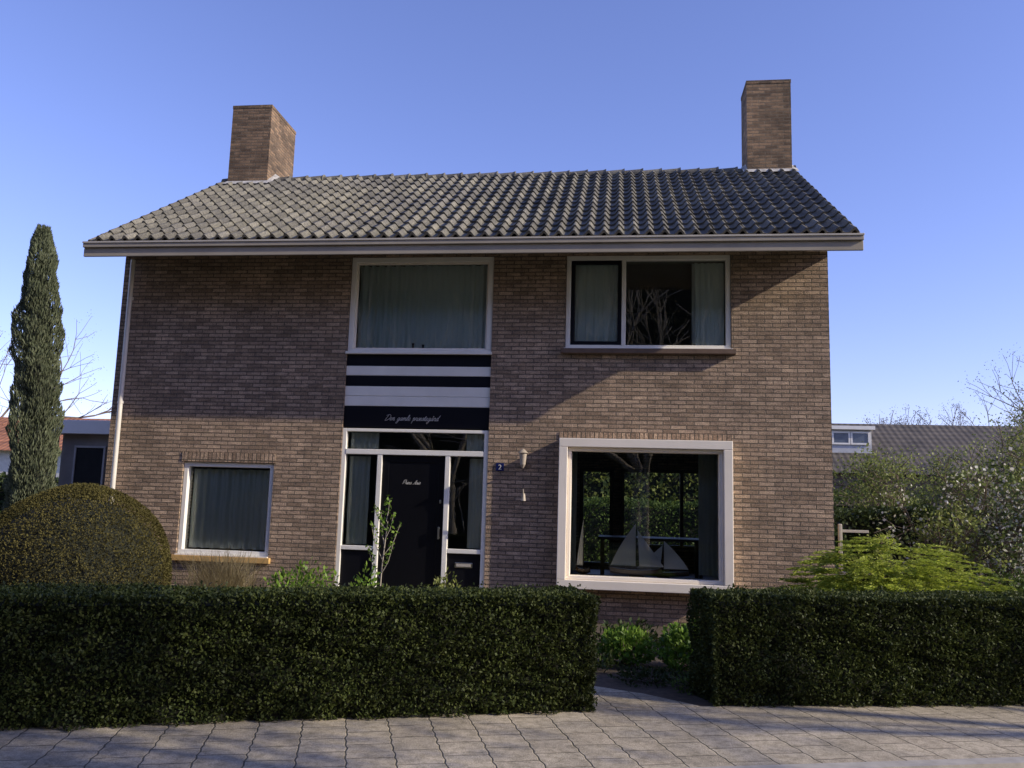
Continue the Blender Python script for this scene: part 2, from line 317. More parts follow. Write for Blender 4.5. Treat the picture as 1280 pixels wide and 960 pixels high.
def chimney(x0,x1,y0,y1,zt,lab):
    boxes("chimney",[(x0,x1,y0,y1,6.8,zt-.075)],CH,roof,label=lab)
    boxes("chimney_cap",[(x0-.006,x1+.006,y0-.006,y1+.006,zt-.074,zt-.012),(x0+.05,x1-.05,y0+.05,y1-.05,zt-.011,zt+.006)],CH,roof)
    zf=ER[1]+(y0-ER[0])*math.tan(sl)
    V=[(x0-.08,y0-.10,zf-.10*math.tan(sl)+.105),(x1+.10,y0-.10,zf-.10*math.tan(sl)+.105),(x1+.10,RD[0],RD[1]+.12),(x0-.08,RD[0],RD[1]+.12),(x0,y0-.01,zf+.13),(x1,y0-.01,zf+.13),(x1+.0,RD[0],RD[1]+.18),(x0,RD[0],RD[1]+.18)]
    mesh_np("chimney_flashing",V,[(0,1,5,4),(1,2,6,5),(3,0,4,7)],LEAD,roof)
chimney(-7.38,-6.60,2.65,3.85,9.0,"wide brown brick chimney with sunlit side")
chimney(2.25,3.02,2.80,3.45,9.25,"tall square brown brick chimney")
th=np.linspace(0,math.pi,7);sg=[]
for k_ in range(3):
    ca,sa=math.cos(k_*math.pi/3),math.sin(k_*math.pi/3)
    pts=[(2.62-.09*math.cos(t_)*ca,3.05-.09*math.cos(t_)*sa,9.24+.10*math.sin(t_)) for t_ in th]
    sg+=[(pts[i],pts[i+1],.006,.006) for i in range(6)]
V,F=tubes(sg,5);mesh_np("wire_cowl",V,F,GUTD,roof)
sg=[((-7.41,-.10,5.12),(-7.41,-.075,.02),.035,.035)]
for z in (1.2,2.9,4.5): sg.append(((-7.41,-.08,z),(-7.41,-.08,z+.04),.046,.046))
V,F=tubes(sg,12);mesh_np("drainpipe",V,F,PIPE,house,smooth=True)
# --- windows
def pane(name,x0,x1,z0,z1,y,parent,**k):
    return mesh_np(name,[(x0,y,z0),(x1,y,z0),(x1,y,z1),(x0,y,z1)],[(0,1,2,3)],GLASS,parent,**k)
def curtain(x0,x1,z0,z1,y,parent,mat=CURT,wl=.11,amp=.028,ph=0.):
    n_=max(12,int((x1-x0)/.010));V=[];F=[];nz=8
    for j in range(nz+1):
        for i in range(n_+1):
            u=i/n_;x=x0+(x1-x0)*u;z=z0+(z1-z0)*j/nz
            a=amp*(.7+.5*math.sin(x*3.1+ph));w=a*math.sin(2*math.pi*(x+.035*math.sin(5*x+ph)+.012*math.sin(j*1.3))/wl+ph)+.35*a*math.sin(2*math.pi*x/(wl*.37))
            V.append((x,y+w,z))
    for j in range(nz):
        for i in range(n_):
            k=j*(n_+1)+i;F.append((k,k+1,k+n_+2,k+n_+1))
    return mesh_np("curtain",V,F,mat,parent,smooth=True)
w=pane("window",-3.90,-1.88,3.78,5.09,.09,house,label="wide upstairs window with gathered sheer curtains")
boxes("frame",ring(-3.965,-1.815,3.70,5.165,.075,.02,.13)+[(-3.98,-1.80,-.035,.02,3.695,3.735)],WHITE,w,bevel=.006)
boxes("glazing_bead",ring(-3.888,-1.892,3.777,5.088,.022,.05,.10),CREAM,w)
curtain(-3.88,-1.90,3.80,5.08,.18,w,CURT,.13,.045)
for x,h_ in ((-3.0,.10),(-2.85,.08)):
    V,F=tubes([((x,.115,3.78),(x,.115,3.78+h_*.5),.02,.015),((x,.115,3.78+h_*.5),(x,.115,3.78+h_),.015,.02)],8);mesh_np("ornament",V,F,WOODD,w)
w=pane("window",-.68,1.51,3.84,5.10,.09,house,label="upstairs window with a narrow sash and a wide pane")
boxes("frame",ring(-.745,1.575,3.79,5.165,.065,.02,.13)+[(.05,.11,.02,.13,3.855,5.10)],WHITE,w,bevel=.006)
boxes("sash",ring(-.675,.045,3.86,5.095,.05,.03,.085),BLACK,w,bevel=.004)
boxes("sill",[(-.80,1.63,-.10,.02,3.715,3.785)],SILLB,w,bevel=.005)
boxes("sill_flashing",[(-.76,1.59,-.05,.019,3.787,3.80)],WHITE,w)
curtain(-.62,0.02,3.86,5.09,.18,w,CURT,.11,.035)
curtain(1.05,1.50,3.86,5.09,.18,w,CURT,.10,.04)
w=pane("window",-6.30,-5.05,.79,2.00,.11,house,label="small ground-floor window with closed curtains")
boxes("frame",ring(-6.375,-4.975,.715,2.055,.065,.03,.15),WHITE,w,bevel=.006)
boxes("sill",[(-6.42,-4.93,-.06,.03,.62,.70)],SILLY,w,bevel=.005)
boxes("sill_flashing",[(-6.38,-4.97,-.04,.03,.702,.716)],WHITE,w)
curtain(-6.29,-5.06,.80,1.96,.19,w,CURT,.15,.04)
w=pane("window",-.62,1.39,.66,2.33,.02,house,label="large picture window in a thick projecting cream frame")
boxes("frame",ring(-.79,1.56,.46,2.50,.12,-.20,-.003)+ring(-.668,1.438,.582,2.378,.05,-.13,.05),CREAM,w,bevel=.008)
boxes("window_board",[(-.70,1.47,.30,.62,.50,.60)],DARKW,w)
boxes("window_shelf",[(-.70,1.47,.06,.298,.50,.60)],DARKW,w)
curtain(1.16,1.42,.66,2.35,.42,w,CURTD,.07)
curtain(-.68,-.56,.66,2.35,.42,w,CURTD,.07)
boxes("black_panel",[(-3.968,-1.812,.03,.12,3.525,3.698),(-3.968,-1.812,.03,.12,3.225,3.378),(-3.968,-1.812,.03,.12,2.62,2.928)],BLACK,house)
boxes("white_panel",[(-3.968,-1.812,.026,.12,3.382,3.521),(-3.968,-1.812,.026,.12,3.08,3.221),(-3.968,-1.812,.026,.12,2.932,3.076)],WHITE,house,bevel=.004)
def text(name,body,size,x,z,y,mat,parent,shear=0,fit=None,sp=1.0):
    cu=bpy.data.curves.new(name,"FONT");cu.body=body;cu.size=size;cu.shear=shear;cu.align_x='CENTER';cu.extrude=.001;cu.space_character=sp
    o=bpy.data.objects.new(name,cu);C.objects.link(o)
    bpy.context.view_layer.update()
    dg=bpy.context.evaluated_depsgraph_get();me=bpy.data.meshes.new_from_object(o.evaluated_get(dg))
    bpy.data.objects.remove(o)
    n_=len(me.vertices);co=np.zeros(n_*3);me.vertices.foreach_get("co",co);co=co.reshape(-1,3)
    if fit:
        wd=co[:,0].max()-co[:,0].min();co[:,0]*=fit/wd
    W=np.stack([co[:,0]+x,-co[:,2]+y,co[:,1]+z],1);F=[tuple(p.vertices) for p in me.polygons]
    return mesh_np(name,W,F,mat,parent)
bowl=[(.62,.82),(.38,1.0),(.08,.65),(.12,.08),(.40,.10),(.62,.85)]
GL={'e':([[(0,.25),(.45,.5),(.55,.85),(.32,1),(.08,.65),(.12,.12),(.42,0),(.8,.28)]],.78),
'n':([[(0,.5),(.16,.98),(.12,0)],[(.12,.4),(.4,.98),(.58,.8),(.5,.15),(.64,0),(.88,.28)]],.86),
'm':([[(0,.5),(.16,.98),(.12,0)],[(.12,.4),(.38,.98),(.52,.8),(.48,0)],[(.48,.4),(.76,.98),(.92,.8),(.86,.15),(.98,0),(1.2,.28)]],1.18),
'g':([bowl,[(.62,.95),(.56,-.3),(.30,-1.0),(.02,-.8),(.28,-.35),(.9,.25)]],.88),
'a':([bowl,[(.62,.95),(.56,.2),(.68,0),(.9,.28)]],.88),
'l':([[(0,.25),(.40,1.2),(.46,1.85),(.28,1.85),(.14,.7),(.22,.02),(.5,.28)]],.5),
'p':([[(0,.5),(.18,1.0),(.08,-1.0)],[(.12,.5),(.40,1),(.64,.65),(.48,.05),(.14,.15)],[(.48,.05),(.82,.28)]],.8),
'r':([[(0,.25),(.2,1.12),(.28,.88),(.52,.88),(.46,.2),(.58,0),(.8,.28)]],.76),
'æ':([bowl,[(.62,.95),(.56,.3),(.72,.4),(1.05,.55),(1.12,.85),(.92,1),(.68,.65),(.72,.12),(1.0,0),(1.35,.28)]],1.32),
's':([[(0,.25),(.34,1.05),(.50,.4),(.30,0),(.05,.12)],[(.3,0),(.68,.28)]],.64),
't':([[(0,.25),(.34,1.6),(.2,.3),(.32,0),(.58,.28)],[(.02,1.1),(.52,1.16)]],.56),
'å':([bowl,[(.62,.95),(.56,.2),(.68,0),(.9,.28)],[(.45,1.3),(.58,1.45),(.48,1.62),(.34,1.48),(.45,1.3)]],.88),
'd':([bowl,[(.80,1.9),(.62,.9),(.56,.2),(.68,0),(.92,.28)]],.88),
'i':([[(0,.25),(.2,.98),(.12,.2),(.22,0),(.5,.28)],[(.28,1.35),(.30,1.45)]],.48),
'P':([[(.45,1.85),(.25,.9),(.1,0)],[(-.05,1.3),(.35,2.0),(1.1,1.9),(1.15,1.2),(.6,.85),(.28,.95)]],1.15),
'A':([[(-.1,.1),(.2,.1),(.7,1.2),(1.05,2.0),(1.0,1.0),(1.0,0),(1.25,.28)],[(.45,.8),(1.05,.85)]],1.25),
'D':([[(.45,1.85),(.30,.9),(.05,.05),(.55,0),(1.25,.6),(1.35,1.5),(.75,2.0),(-.15,1.7)]],1.5),' ':([],.75)}
def script(body,xc,z,y,width,rad,parent):
    tot=sum(GL[c][1] for c in body);k=width/(tot+.2);sg=[];x=xc-width/2
    for c in body:
        for st in GL[c][0]:
            P=[Vector(p) for p in st];P=[P[0]*2-P[1]]+P+[P[-1]*2-P[-2]];pts=[]
            for i in range(1,len(P)-2):
                for s in range(5):
                    t=s/5;a,b_,c_,d_=P[i-1],P[i],P[i+1],P[i+2]
                    pts.append(.5*((2*b_)+(c_-a)*t+(2*a-5*b_+4*c_-d_)*t*t+(3*b_-a-3*c_+d_)*t**3))
            pts.append(P[-2])
            W=[(x+(p.x+p.y*.42)*k,y,z+p.y*k*.9) for p in pts]
            sg+=[(W[i],W[i+1],rad,rad) for i in range(len(W)-1)]
        x+=GL[c][1]*k
    V,F=tubes(sg,5);return mesh_np("lettering",V,F,SCRIPT,parent)
script("Den gamle præstegård",-2.95,2.725,.027,.80,.0027,house)
zb=.12
boxes("door_frame",[(-3.968,-3.905,.02,.13,zb,2.60),(-1.875,-1.812,.02,.13,zb,2.60),(-3.905,-1.875,.02,.13,2.555,2.60),(-3.905,-1.875,.015,.13,2.225,2.30),
 (-3.43,-3.36,.02,.13,zb,2.225),(-2.43,-2.36,.02,.13,zb,2.225),(-3.905,-3.43,.025,.12,.86,.92),(-2.36,-1.875,.025,.12,.86,.92)],WHITE,house,bevel=.006)
boxes("door_side_panel",[(-3.905,-3.43,.06,.10,zb,.86)],BLACK,house)
sp_=boxes("door_side_panel",[(-2.36,-1.875,.06,.10,zb,.86)],BLACK,house)
boxes("mail_slot",[(-2.24,-1.99,.045,.06,.665,.735)],BRASS,sp_,bevel=.004)
boxes("mail_flap",[(-2.22,-2.01,.040,.046,.68,.72)],GUTD,sp_)
tg=pane("transom_glass",-3.905,-1.875,2.30,2.555,.07,house)
sg1=pane("sidelight_glass",-3.905,-3.43,.92,2.225,.07,house);curtain(-3.88,-3.56,.93,2.2,.16,sg1,CURT,.10,.02)
sg2=pane("sidelight_glass",-2.36,-1.875,.92,2.225,.07,house);curtain(-2.10,-1.89,.93,2.2,.16,sg2,CURT,.10,.02)
curtain(-3.88,-3.45,2.31,2.55,.16,tg,CURT,.10,.02);curtain(-2.15,-1.89,2.31,2.55,.16,tg,CURT,.10,.02)
door=boxes("door",[(-3.358,-2.432,.07,.12,zb,2.222)],DOORM,house,label="plain black front door with small white name lettering")
boxes("door_rim",ring(-3.35,-2.44,zb+.01,2.215,.09,.062,.071),DOORM,door,bevel=.003)
boxes("handle",[(-2.50,-2.475,.01,.03,1.05,1.22),(-2.50,-2.475,.03,.065,1.06,1.08),(-2.50,-2.475,.03,.065,1.19,1.21)],BRASS,door,bevel=.004)
script("Prins Arie",-2.92,1.81,.067,.27,.0020,door)
boxes("lock",[(-2.497,-2.475,.055,.07,1.55,1.60)],BRASS,door,bevel=.003)
boxes("threshold",[(-3.97,-1.81,-.35,.10,0.006,.12)],KERB,house,bevel=.01)
npn=boxes("number_plate",[(-1.69,-1.575,-.012,-.001,2.03,2.14)],BLUE,house,bevel=.004)
text("number",  "2",.10,-1.632,2.05,-.016,WHITE,npn)
V,F=tubes([((-1.29,0,2.12),(-1.29,-.02,2.12),.055,.055),((-1.29,-.02,2.12),(-1.29,-.17,2.09),.012,.012),((-1.29,-.17,2.09),(-1.29,-.18,2.34),.010,.010),((-1.29,-.18,2.33),(-1.29,-.18,2.28),.02,.08),((-1.29,-.18,2.28),(-1.29,-.18,2.12),.055,.038),((-1.29,-.18,2.12),(-1.29,-.18,2.07),.038,.012)],10)
mesh_np("wall_lamp",V,F,LAMPM,house,smooth=True)
V,F=tubes([((-1.27,0,1.62),(-1.27,-.20,1.68),.010,.010),((-1.27,-.20,1.68),(-1.27,-.24,1.78),.012,.008),((-1.27,-.18,1.72),(-1.27,-.18,1.62),.022,.035),((-1.27,0,1.60),(-1.27,-.01,1.60),.035,.035)],8)
mesh_np("wall_bracket",V,F,LAMPM,house,smooth=True)
w=pane("window",.12,1.93,.77,2.33,D-.15,house);boxes("frame",ring(.10,1.95,.75,2.35,.07,D-.2,D-.1)+[(1.30,1.37,D-.2,D-.1,.82,2.28)],WOODD,w)
w=pane("window",-.74,-.06,.37,2.33,D-.15,house);boxes("frame",ring(-.75,-.05,.35,2.35,.08,D-.2,D-.1),WOODD,w)
# ---------------------------------------------------------------- indoor things
def sailboat(x,y,z,s,lab,flip=1,jib=True,wd_=1.0,hs=1.0):
    e=empty("model_sailboat",(x,y,z),label=lab,category="model boat")
    V=[];F=[];n_=9
    for i in range(n_):
        u=i/(n_-1);px=(-.5+u)*.62*s*flip*wd_;wd=.075*s*math.sin(math.pi*min(1,.12+u*.88))**.7;dz=.03*s*(abs(u-.5)*2)**2
        for k_,(a,b_) in enumerate(((-1,1),(-.8,.35),(0,0),(.8,.35),(1,1))):
            V.append((x+px,y+a*wd,z+.04*s+b_*.08*s+dz))
    for i in range(n_-1):
        for k_ in range(4):F.append((i*5+k_,i*5+k_+1,(i+1)*5+k_+1,(i+1)*5+k_))
        F.append((i*5,(i+1)*5,(i+1)*5+4,i*5+4))
    mesh_np("hull",V,F,WOODD,e)
    boxes("stand",[(x-.10*s,x+.10*s,y-.04*s,y+.04*s,z,z+.045*s)],WOODD,e)
    V,F=tubes([((x,y,z+.1*s),(x,y,z+.80*s*hs),.006,.004),((x,y,z+.16*s),(x-.30*s*flip*wd_,y+.02,z+.15*s),.004,.004)],6);mesh_np("mast",V,F,WOODD,e)
    def sail(a,b_,c_,bel):
        V=[];F=[];m_=7
        for i in range(m_+1):
            for j in range(m_+1-i):
                u=i/m_;v=j/m_;w_=1-u-v;p=[a[q]*w_+b_[q]*u+c_[q]*v for q in range(3)];bb=(u*v+v*w_+u*w_)*3
                p[1]+=bel*bb;p[0]+=(c_[0]-a[0])*.16*v*w_*2;V.append(tuple(p))
        idx={};k_=0
        for i in range(m_+1):
            for j in range(m_+1-i): idx[i,j]=k_;k_+=1
        for i in range(m_):
            for j in range(m_-i):
                F.append((idx[i,j],idx[i+1,j],idx[i,j+1]))
                if j<m_-i-1:F.append((idx[i+1,j],idx[i+1,j+1],idx[i,j+1]))
        mesh_np("sail",V,F,SAIL,e,smooth=True)
    sail((x-.01*flip,y,z+.79*s*hs),(x-.01*flip,y,z+.17*s),(x-.31*s*flip*wd_,y+.02,z+.17*s),.03)
    if jib: sail((x+.01*flip,y,z+.70*s*hs),(x+.33*s*flip*wd_,y,z+.17*s),(x+.04*flip,y-.03,z+.17*s),-.03)
sailboat(.29,.15,.60,1.00,"model sailing boat with tall white sails on the window board",1,True,1.15,.95)
sailboat(.66,.21,.60,.83,"lower model sailing boat with wide white sail beside the taller one",-1,True,1.35,.80)
sailboat(-.44,.17,.60,.9,"slim model sailing boat with a narrow sail at the window edge",1,False,.35,1.1)
tb=empty("dining_table",(.6,3.2,.30),label="dark wooden dining table in the living room",category="table")
boxes("table_top",[(-.3,1.5,2.7,3.6,1.02,1.06)],WOODD,tb,bevel=.01)
for (x,y) in ((-.22,2.78),(1.42,2.78),(-.22,3.52),(1.42,3.52)): boxes("leg",[(x-.03,x+.03,y-.03,y+.03,.30,1.02)],WOODD,tb)
# ---------------------------------------------------------------- vegetation
def smooth_noise(x,y,s=1.):
    return (np.sin(x*2.1*s+1.3*np.sin(y*1.7*s))+np.sin(y*3.3*s+x*1.1*s)+np.sin(x*5.2*s-y*4.1*s)*.5)/2.5
def hedge(name,t0,n0,t1,n1,h,th,per_m2,lab,L=.029,W=.018,grp=None):
    a=tn(t0,n0);b_=tn(t1,n1);d=b_-a;Ln=np.linalg.norm(d);d/=Ln;nr=np.array([d[1],-d[0]])
    e=empty(name,((a[0]+b_[0])/2-nr[0]*th/2,(a[1]+b_[1])/2-nr[1]*th/2,0),label=lab,category="hedge",group=grp)
    def W3(u,dep,z):
        return np.stack([a[0]+d[0]*u-nr[0]*dep,a[1]+d[1]*u-nr[1]*dep,z],1)
    P=[];N=[]
    n_=int(Ln*h*per_m2);u=rng.random(n_)*Ln;z=rng.random(n_)*h
    off=.03*smooth_noise(u*1.6,z*4)+.024*smooth_noise(u*7,z*10)+.012*smooth_noise(u*17,z*23)+.05*(z<.12)*(.12-z)/.12*smooth_noise(u*9,z*3)+rng.random(n_)**2*.05
    P.append(W3(u,off,z));N.append(np.tile([nr[0],nr[1],.3],(n_,1)))
    n_=int(Ln*th*per_m2);u=rng.random(n_)*Ln;dd=rng.random(n_)*th
    P.append(W3(u,dd,h+.020*smooth_noise(u*1.5,dd*5)+.010*smooth_noise(u*9,dd*11)-rng.random(n_)**2*.05+(rng.random(n_)<.04)*rng.random(n_)*.05));N.append(np.tile([0,0,1.],(n_,1)))
    n_=int(Ln*h*per_m2*.15);u=rng.random(n_)*Ln;z=rng.random(n_)*h
    P.append(W3(u,np.full(n_,th),z));N.append(np.tile([-nr[0],-nr[1],.2],(n_,1)))
    for ue,s in ((0,-1),(Ln,1)):
        n_=int(th*h*per_m2*1.2);dd=rng.random(n_)*th;z=rng.random(n_)*h
        P.append(W3(ue-s*(.03*smooth_noise(dd*5,z*4)+rng.random(n_)**2*.05),dd,z));N.append(np.tile([s*d[0],s*d[1],.2],(n_,1)))
    V,F=leaf_arr(np.concatenate(P),np.concatenate(N),L,W,1.1)
    V[:,2]=np.maximum(V[:,2],.006)
    mesh_np("foliage",V,F,HEDGE,e,recenter=False)
    i_=.08;c=[W3(np.array([q]),np.array([w_]),np.array([0.]))[0] for q,w_ in ((i_,i_),(Ln-i_,i_),(Ln-i_,th-i_),(i_,th-i_))]
    V=[tuple(p) for p in c]+[(p[0],p[1],h-i_) for p in c];mesh_np("branches",V,BF,CORE,e)
hedge("clipped_hedge",-7.5,.40,-.86,.07,.88,.62,9000,"long low dark green clipped hedge along the pavement")
hedge("clipped_hedge",.16,.0,5.0,.28,.88,.62,9000,"low clipped hedge in part sun beyond the garden gap")
def blob(center,rad,n,spikes=.12,shell=.35,lower=-.9):
    d=rng.normal(size=(n*2,3));d/=np.linalg.norm(d,axis=1,keepdims=True);d=d[d[:,2]>lower][:n]
    k=1+spikes*(np.sin(d[:,0]*5+1)*np.sin(d[:,1]*6+2)+np.sin(d[:,2]*7+d[:,0]*4)*.6)
    r_=(1-shell*rng.random(len(d))**2)*k
    return np.array(center)+d*np.array(rad)*r_[:,None],d
def ico_core(center,rad,k=.82,seg=14):
    V=[];F=[]
    for i in range(seg+1):
        th=math.pi*i/seg
        for j in range(seg*2):
            ph=math.pi*j/seg;V.append((center[0]+rad[0]*k*math.sin(th)*math.cos(ph),center[1]+rad[1]*k*math.sin(th)*math.sin(ph),center[2]+rad[2]*k*math.cos(th)))
    m_=seg*2
    for i in range(seg):
        for j in range(m_):F.append((i*m_+j,(i+1)*m_+j,(i+1)*m_+(j+1)%m_,i*m_+(j+1)%m_))
    return V,F
e=empty("round_bush",(-6.25,-2.5,0),label="large rounded clipped bush with bronze tips beside the hedge",category="bush")
P,N=blob((-6.27,-2.5,.62),(1.06,1.03,1.04),66000,.014,.06,-.75)
V,F=leaf_arr(P,N*.8,.026,.014,.9,.1);mesh_np("foliage",V,F,BUSHM,e,recenter=False)
V,F=ico_core((-6.27,-2.5,.62),(1.06,1.03,.95),.92);mesh_np("branches",V,F,CORE,e)
e=empty("cypress_tree",(-8.0,-1,0),label="tall narrow columnar cypress beside the house",category="tree")
n_=32000;z=rng.random(n_)**.9*5.15+.2;rz=.295*np.clip((5.46-z)/1.6,0,1)**.55*np.clip(z/1.5+.6,0,1);ph=rng.random(n_)*2*math.pi
rz=rz*(1+.10*np.sin(z*5+ph*2)+.08*np.sin(z*11-ph*3)+.07*np.sin(ph*5+z*2)+.05*np.sin(z*23+ph*4))*(1-.22*rng.random(n_)**2)
cx=-7.98-.30*np.clip((z-.9)/4.4,0,1)
P=np.stack([cx+np.cos(ph)*rz,-1+np.sin(ph)*rz,z],1);N=np.stack([np.cos(ph)*.35,np.sin(ph)*.35,np.full(n_,1.)],1)
V,F=leaf_arr(P,N,.075,.016,.35);mesh_np("crown",V,F,CYPM,e,recenter=False)
V,F=tubes([((-7.98,-1,0),(-8.05,-1,2.2),.09,.07),((-8.05,-1,2.2),(-8.25,-1,5.0),.07,.02)],8);mesh_np("trunk",V,F,BARK,e)
V,F=tubes([((-7.98,-1,.4),(-8.05,-1,2.2),.18,.20),((-8.05,-1,2.2),(-8.19,-1,3.9),.20,.18),((-8.19,-1,3.9),(-8.27,-1,4.9),.18,.05)],12);mesh_np("inner_branches",V,F,CORE,e)
e=empty("juniper_shrub",(2.95,-2,0),label="spreading yellow-green conifer shrub with layered sprays",category="shrub")
P=[];N=[]
for i in range(1000):
    a=random.random()*2*math.pi;rr=math.sqrt(random.random());lay=random.choice((0,.3,.62,1.0))
    lobe=1+.16*math.sin(a*5+lay*4)+.08*math.sin(a*9+1)
    zz=.42+.88*(1-rr**2.4)*(.45+.55*lay)+.08*math.sin(a*3+1)*rr+.06*math.sin(a*7+lay*3)+random.uniform(-.015,.015)
    ln=random.uniform(.18,.38);c0=np.array([2.95+1.34*rr*lobe*math.cos(a),-2.15+.85*rr*lobe*math.sin(a),zz]);dr=np.array([math.cos(a)+random.uniform(-.3,.3),math.sin(a)+random.uniform(-.3,.3),random.uniform(-.08,.15)]);dr/=np.linalg.norm(dr)
    m_=80;t_=rng.random(m_);w_=(rng.random(m_)-.5)*.16*(1-t_*.8);sd=np.cross(dr,[0,0,1])
    P.append(c0+dr*(t_[:,None]-.5)*ln+sd*w_[:,None]+rng.normal(size=(m_,3))*[.006,.006,.006]-np.array([0,0,1])*(t_[:,None]**2)*.03);N.append(np.tile(dr,(m_,1))+np.sign(w_)[:,None]*sd*.5)
V,F=leaf_arr(np.concatenate(P),np.concatenate(N),.044,.010,.3);mesh_np("foliage",V,F,JUNM,e,recenter=False)
V,F=ico_core((2.95,-2.15,.3),(1.15,.72,.60),.8);mesh_np("branches",V,F,CORE,e)
def grow(p,d,ln,r_,depth,segs,tips,kids=3,spread=.55,shrink=.72,up=.12,minr=.004):
    p=np.array(p,float);d=np.array(d,float)
    nseg=3
    for i in range(nseg):
        d=d+rng.normal(size=3)*.10+np.array([0,0,up*.3]);d/=np.linalg.norm(d)
        q=p+d*ln/nseg;r2=max(minr,r_*.88);segs.append((p,q,r_,r2));p=q;r_=r2
        if depth>0 and i<nseg-1 and rng.random()<.65:
            dd=d+rng.normal(size=3)*spread*1.1;dd/=np.linalg.norm(dd);grow(p,dd,ln*shrink*.8,r_*.55,depth-1,segs,tips,kids,spread,shrink,up,minr)
    if depth==0: tips.append((p,d));return
    for k_ in range(kids):
        dd=d+rng.normal(size=3)*spread+np.array([0,0,up]);dd/=np.linalg.norm(dd)
        grow(p,dd,ln*shrink*rng.uniform(.8,1.15),r_*.68,depth-1,segs,tips,kids,spread,shrink,up,minr)
def tree(name,x,y,h,lab,depth=4,leaf=None,nl=0,ls=.08,bark=BARK,minr=.008,trunk=.3,r0=None,kids=3,spread=.5,z0=0,grp=None,lw=.6,cat="tree",scat=.25,up=.12,lean=.5):
    segs=[];tips=[];r_=r0 or h*.02
    e=empty(name,(x,y,z0),label=lab,category=cat,group=grp)
    tl=h*trunk;segs.append(((x,y,z0),(x+.02*h*rng.normal()*.3,y,z0+tl),r_,r_*.8))
    for k_ in range(kids+1):
        dd=np.array([rng.normal()*lean,rng.normal()*lean,1.]);dd/=np.linalg.norm(dd)
        grow(segs[0][1],dd,h*(1-trunk)*.36,r_*.6,depth-1,segs,tips,kids,spread,.74,up,minr)
    V,F=tubes(segs[:1],8);mesh_np("trunk",V,F,bark,e)
    V,F=tubes(segs[1:],4);mesh_np("branches",V,F,bark,e)
    if leaf is not None and nl:
        tp=np.array([t_[0] for t_ in tips]);ii=rng.integers(0,len(tp),nl);P=tp[ii]+rng.normal(size=(nl,3))*h*.02*scat*4
        V,F=leaf_arr(P,np.zeros((nl,3)),ls,ls*lw,1.);mesh_np("crown",V,F,leaf,e,recenter=False)
    return e
e=empty("young_sapling",(-3.02,-.9,0),label="slender young sapling with new green leaves before the door",category="sapling")
sg=[((-3.05,-.9,0),(-3.03,-.9,.7),.011,.009),((-3.03,-.9,.7),(-2.98,-.9,1.30),.009,.006)];tp=[]
for (z,dx_,dy_,dz_) in ((.55,-.20,.03,.42),(.62,.16,-.06,.40),(.80,-.17,-.05,.50),(.85,.20,.05,.42),(1.0,-.08,.08,.42),(1.05,.12,-.03,.36),(1.2,-.16,.0,.28),(1.3,.03,.02,.30)):
    x=-3.04+.05*(z-.5);a=(x,-.9,z);m1=(x+dx_*.6,-.9+dy_*.6,z+dz_*.4);q=(x+dx_,-.9+dy_,z+dz_);sg+=[(a,m1,.006,.004),(m1,q,.004,.003)]
    for t_ in np.linspace(.35,1,8): tp.append(tuple(np.array(a)*(1-t_)+np.array(q)*t_) )
V,F=tubes(sg[:2],8);mesh_np("trunk",V,F,BARKL,e);V,F=tubes(sg[2:],5);mesh_np("branches",V,F,BARKL,e)
tp=np.repeat(np.array(tp),3,0)+rng.normal(size=(len(tp)*3,3))*.022;V,F=leaf_arr(tp,np.zeros((len(tp),3)),.058,.030,1.,.3);mesh_np("crown",V,F,GREENM,e,recenter=False)
e=empty("ornamental_grass",(-5.15,-.9,0),label="tuft of dry straw-coloured ornamental grass under the window",category="grass")
n_=620;bx=-5.2+rng.normal(size=n_)*.20;by=-.9+rng.normal(size=n_)*.08;dx=rng.normal(size=n_)*.22;dy=rng.normal(size=n_)*.2;hh=.55+rng.random(n_)*.34
V=[];F=[]
for i in range(n_):
    k=len(V);x,y=bx[i],by[i]
    for s in range(5):
        t_=s/4;w_=.006*(1-t_*.8);V+=[(x+dx[i]*t_**1.8-w_,y+dy[i]*t_**1.8,hh[i]*t_-.12*t_**3*abs(dx[i])*2),(x+dx[i]*t_**1.8+w_,y+dy[i]*t_**1.8,hh[i]*t_-.12*t_**3*abs(dx[i])*2)]
    F+=[(k+2*s,k+2*s+1,k+2*s+3,k+2*s+2) for s in range(4)]
mesh_np("blades",V,F,STRAW,e)
def plant(x,y,rx,rz,n_,lab,mat=GREENM,L=.07,W=.035,name="leafy_plant",z=0,cat="plant",sp=.22,sh=.75):
    e=empty(name,(x,y,z),label=lab,category=cat)
    P,N=blob((x,y,z+rz*.5),(rx,rx*.8,rz*.62),n_,sp,sh,-.7)
    V,F=leaf_arr(P,N*.7,L,W,.8,.4);mesh_np("leaves",V,F,mat,e,recenter=False)
    sg=[((x,y,z),tuple(P[i]),.006,.003) for i in range(0,min(n_,400),16)]
    V,F=tubes(sg,4);mesh_np("stems",V,F,BARK,e)
plant(-4.05,-1.0,.50,.62,1100,"fresh green leafy perennial in front of the house")
plant(-3.15,-1.2,.22,.62,300,"small green plant at the foot of the sapling")
plant(-2.15,-.9,.20,.60,300,"small pale green plant beside the door",SPRING)
plant(.12,-3.0,.28,.34,1200,"rounded bright green leafy shrub in the garden bed",L=.055,W=.035,sp=.12,sh=.6)
plant(.80,-3.1,.38,.42,2200,"dense rounded bright green shrub behind the hedge gap",L=.055,W=.035,sp=.12,sh=.6)
plant(.15,-2.1,.35,.30,420,"low green plant by the house wall",DGREEN)
plant(1.3,-1.6,.4,.4,420,"dark green low shrub beneath the picture window",DGREEN)
plant(.95,-3.75,.32,.18,620,"low dark green ground plant at the path edge",MGREEN,L=.04,W=.025)
plant(-.25,-3.3,.3,.18,500,"low dark green cushion plant beside the path",DGREEN,L=.04,W=.025)
